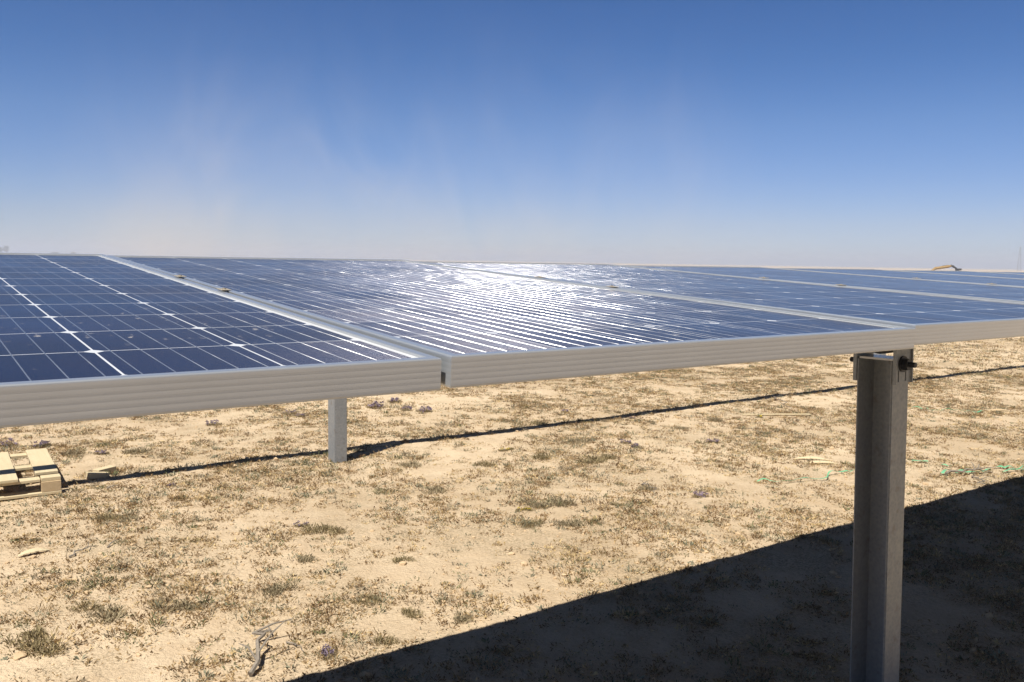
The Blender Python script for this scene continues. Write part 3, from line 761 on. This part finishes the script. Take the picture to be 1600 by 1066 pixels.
# lattice mast
P = bearing(1584.5, 620)
root = empty('pylon', (P.x, P.y, 0), (0, 0, .4)); tag(root, 'faint far off lattice mast at the right picture edge', 'pylon')
M_MAST = simple('weathered_mast', (.20, .20, .21), .6, .3)
def lattice(b):
    H_ = 15.0
    for a in range(4):
        sx_, sy_ = ((-1, -1), (1, -1), (1, 1), (-1, 1))[a]; s2 = ((-1, -1), (1, -1), (1, 1), (-1, 1))[(a + 1) % 4]
        tube(b, [(sx_ * 1.1, sy_ * 1.1, 0), (sx_ * .22, sy_ * .22, H_)], .10, 4)
        for k in range(9):
            z0, z1 = H_ * k / 9, H_ * (k + 1) / 9; w0, w1 = 1.1 - .88 * k / 9, 1.1 - .88 * (k + 1) / 9
            tube(b, [(sx_ * w0, sy_ * w0, z0), (s2[0] * w1, s2[1] * w1, z1)], .05, 4, False)
part('mast', M_MAST, lattice)
for zc, l_ in ((13.6, 1.5), (7.5, .9)):
    part('cross_arm', M_MAST, lambda b, zc=zc, l_=l_: (tube(b, [(-l_, 0, zc), (l_, 0, zc)], .14, 4), tube(b, [(-l_, 0, zc), (0, 0, zc + .8), (l_, 0, zc)], .08, 4)))

def tree(px, dist, h, cr, label):
    dist *= 3; h = 1.7 + (h - 1.7) * 3; cr *= 3; P = bearing(px, dist); root = empty('distant_tree', (P.x, P.y, 0)); tag(root, label, 'tree', 'trees on the horizon')
    bm = bmesh.new(); tube(bm, [(0, 0, -.2), (.05, .03, h * .3), (-.05, 0, h * .6)], [.4, .3, .16], 6)
    for k in range(5):
        a = k * 1.3; tube(bm, [(0, 0, h * .35), (math.cos(a) * cr * .5, math.sin(a) * cr * .5, h * .7)], [.18, .08], 5)
    obj('trunk', bm, M_BRANCH, root)
    s = Soup(); nc = 40; v = rng.normal(0, 1, (nc, 3)); v /= np.linalg.norm(v, axis=1)[:, None]; v *= (rng.random(nc) ** .4)[:, None]
    cs = v[:, :2] * cr; zs_ = h * .62 + v[:, 2] * h * .34
    blades(s, cs, zs_, np.full(nc, cr * .3), 30, np.full(nc, .9), np.full(nc, .27), np.repeat((GREEN * .8)[None], nc, 0), (-.6, 1.0))
    s.build('crown', M_VEG, root)
tree(2, 300, 3.4, 1.6, 'faint tree on the horizon at the left picture edge')
tree(15.5, 330, 4.2, .8, 'narrow faint tree just right of the leftmost one on the horizon')
tree(90, 340, 2.3, 1.0, 'tiny bush on the horizon above the left panel')
tree(119, 340, 2.3, .6, 'tiny narrow bush on the horizon left of the dust cloud')

# ------------------------------------------------------------------ air: haze and drifting dust
def volume(name, lo, hi, rotz, loc, build, label=None):
    bm = bmesh.new(); box(bm, lo, hi); t = NT(name); sh = build(t)
    t.t.links.new(sh.outputs[0], t.out.inputs['Volume'])
    o = obj(name, bm, t.m); o.location = loc; o.rotation_euler = (0, 0, rotz); tag(o, label, kind='stuff'); return o
volume('haze', (-3100, -3100, -1.2), (3100, 3100, 16.5), 0, (0, 0, 0),
       lambda t: t.n('ShaderNodeVolumePrincipled', {'Color': (.60, .70, .90, 1), 'Density': .0013, 'Anisotropy': .2}), 'thin pale haze over the plain')

def dust(t):
    co = t.coord()
    sep = t.n('ShaderNodeSeparateXYZ', {'Vector': co}); x, y, z = sep.outputs
    mp = t.n('ShaderNodeMapping', {'Vector': co, 'Scale': (.022, .020, .013)})
    n1 = t.noise(mp, 1.0, 6, .58, 1.6)
    hfall = t.math('POWER', t.math('SUBTRACT', 1.0, t.math('DIVIDE', z, 115.0), clamp=True), 2.0)
    xm = t.math('MULTIPLY', t.maprange(x, -160, -105), t.maprange(x, 120, 10))
    d = t.math('MULTIPLY', t.math('POWER', t.maprange(n1, .40, .70), 1.4), t.math('MULTIPLY', hfall, xm))
    d = t.math('MULTIPLY', d, .0092)
    gx = t.math('DIVIDE', t.math('ADD', x, 118.0), 25.0); gzz = t.math('DIVIDE', t.math('SUBTRACT', z, 4.0), 17.0)
    g = t.math('POWER', 2.718, t.math('MULTIPLY', t.math('ADD', t.math('MULTIPLY', gx, gx), t.math('MULTIPLY', gzz, gzz)), -1.0))
    d = t.math('ADD', d, t.math('MULTIPLY', g, t.maprange(n1, 0.30, .62, .001, .008)))
    return t.n('ShaderNodeVolumePrincipled', {'Color': (.93, .86, .76, 1), 'Density': d, 'Anisotropy': .1})
P = bearing(760, 330)
volume('dust_cloud', (-240, -35, -1), (240, 35, 115), yaw_, (P.x, P.y, 0), dust, 'beige dust cloud drifting up over the horizon behind the panels')
sc.cycles.volume_step_rate = 1.0; sc.cycles.volume_bounces = 1; sc.cycles.volume_max_steps = 64
sc.cycles.max_bounces = 7; sc.cycles.caustics_reflective = False
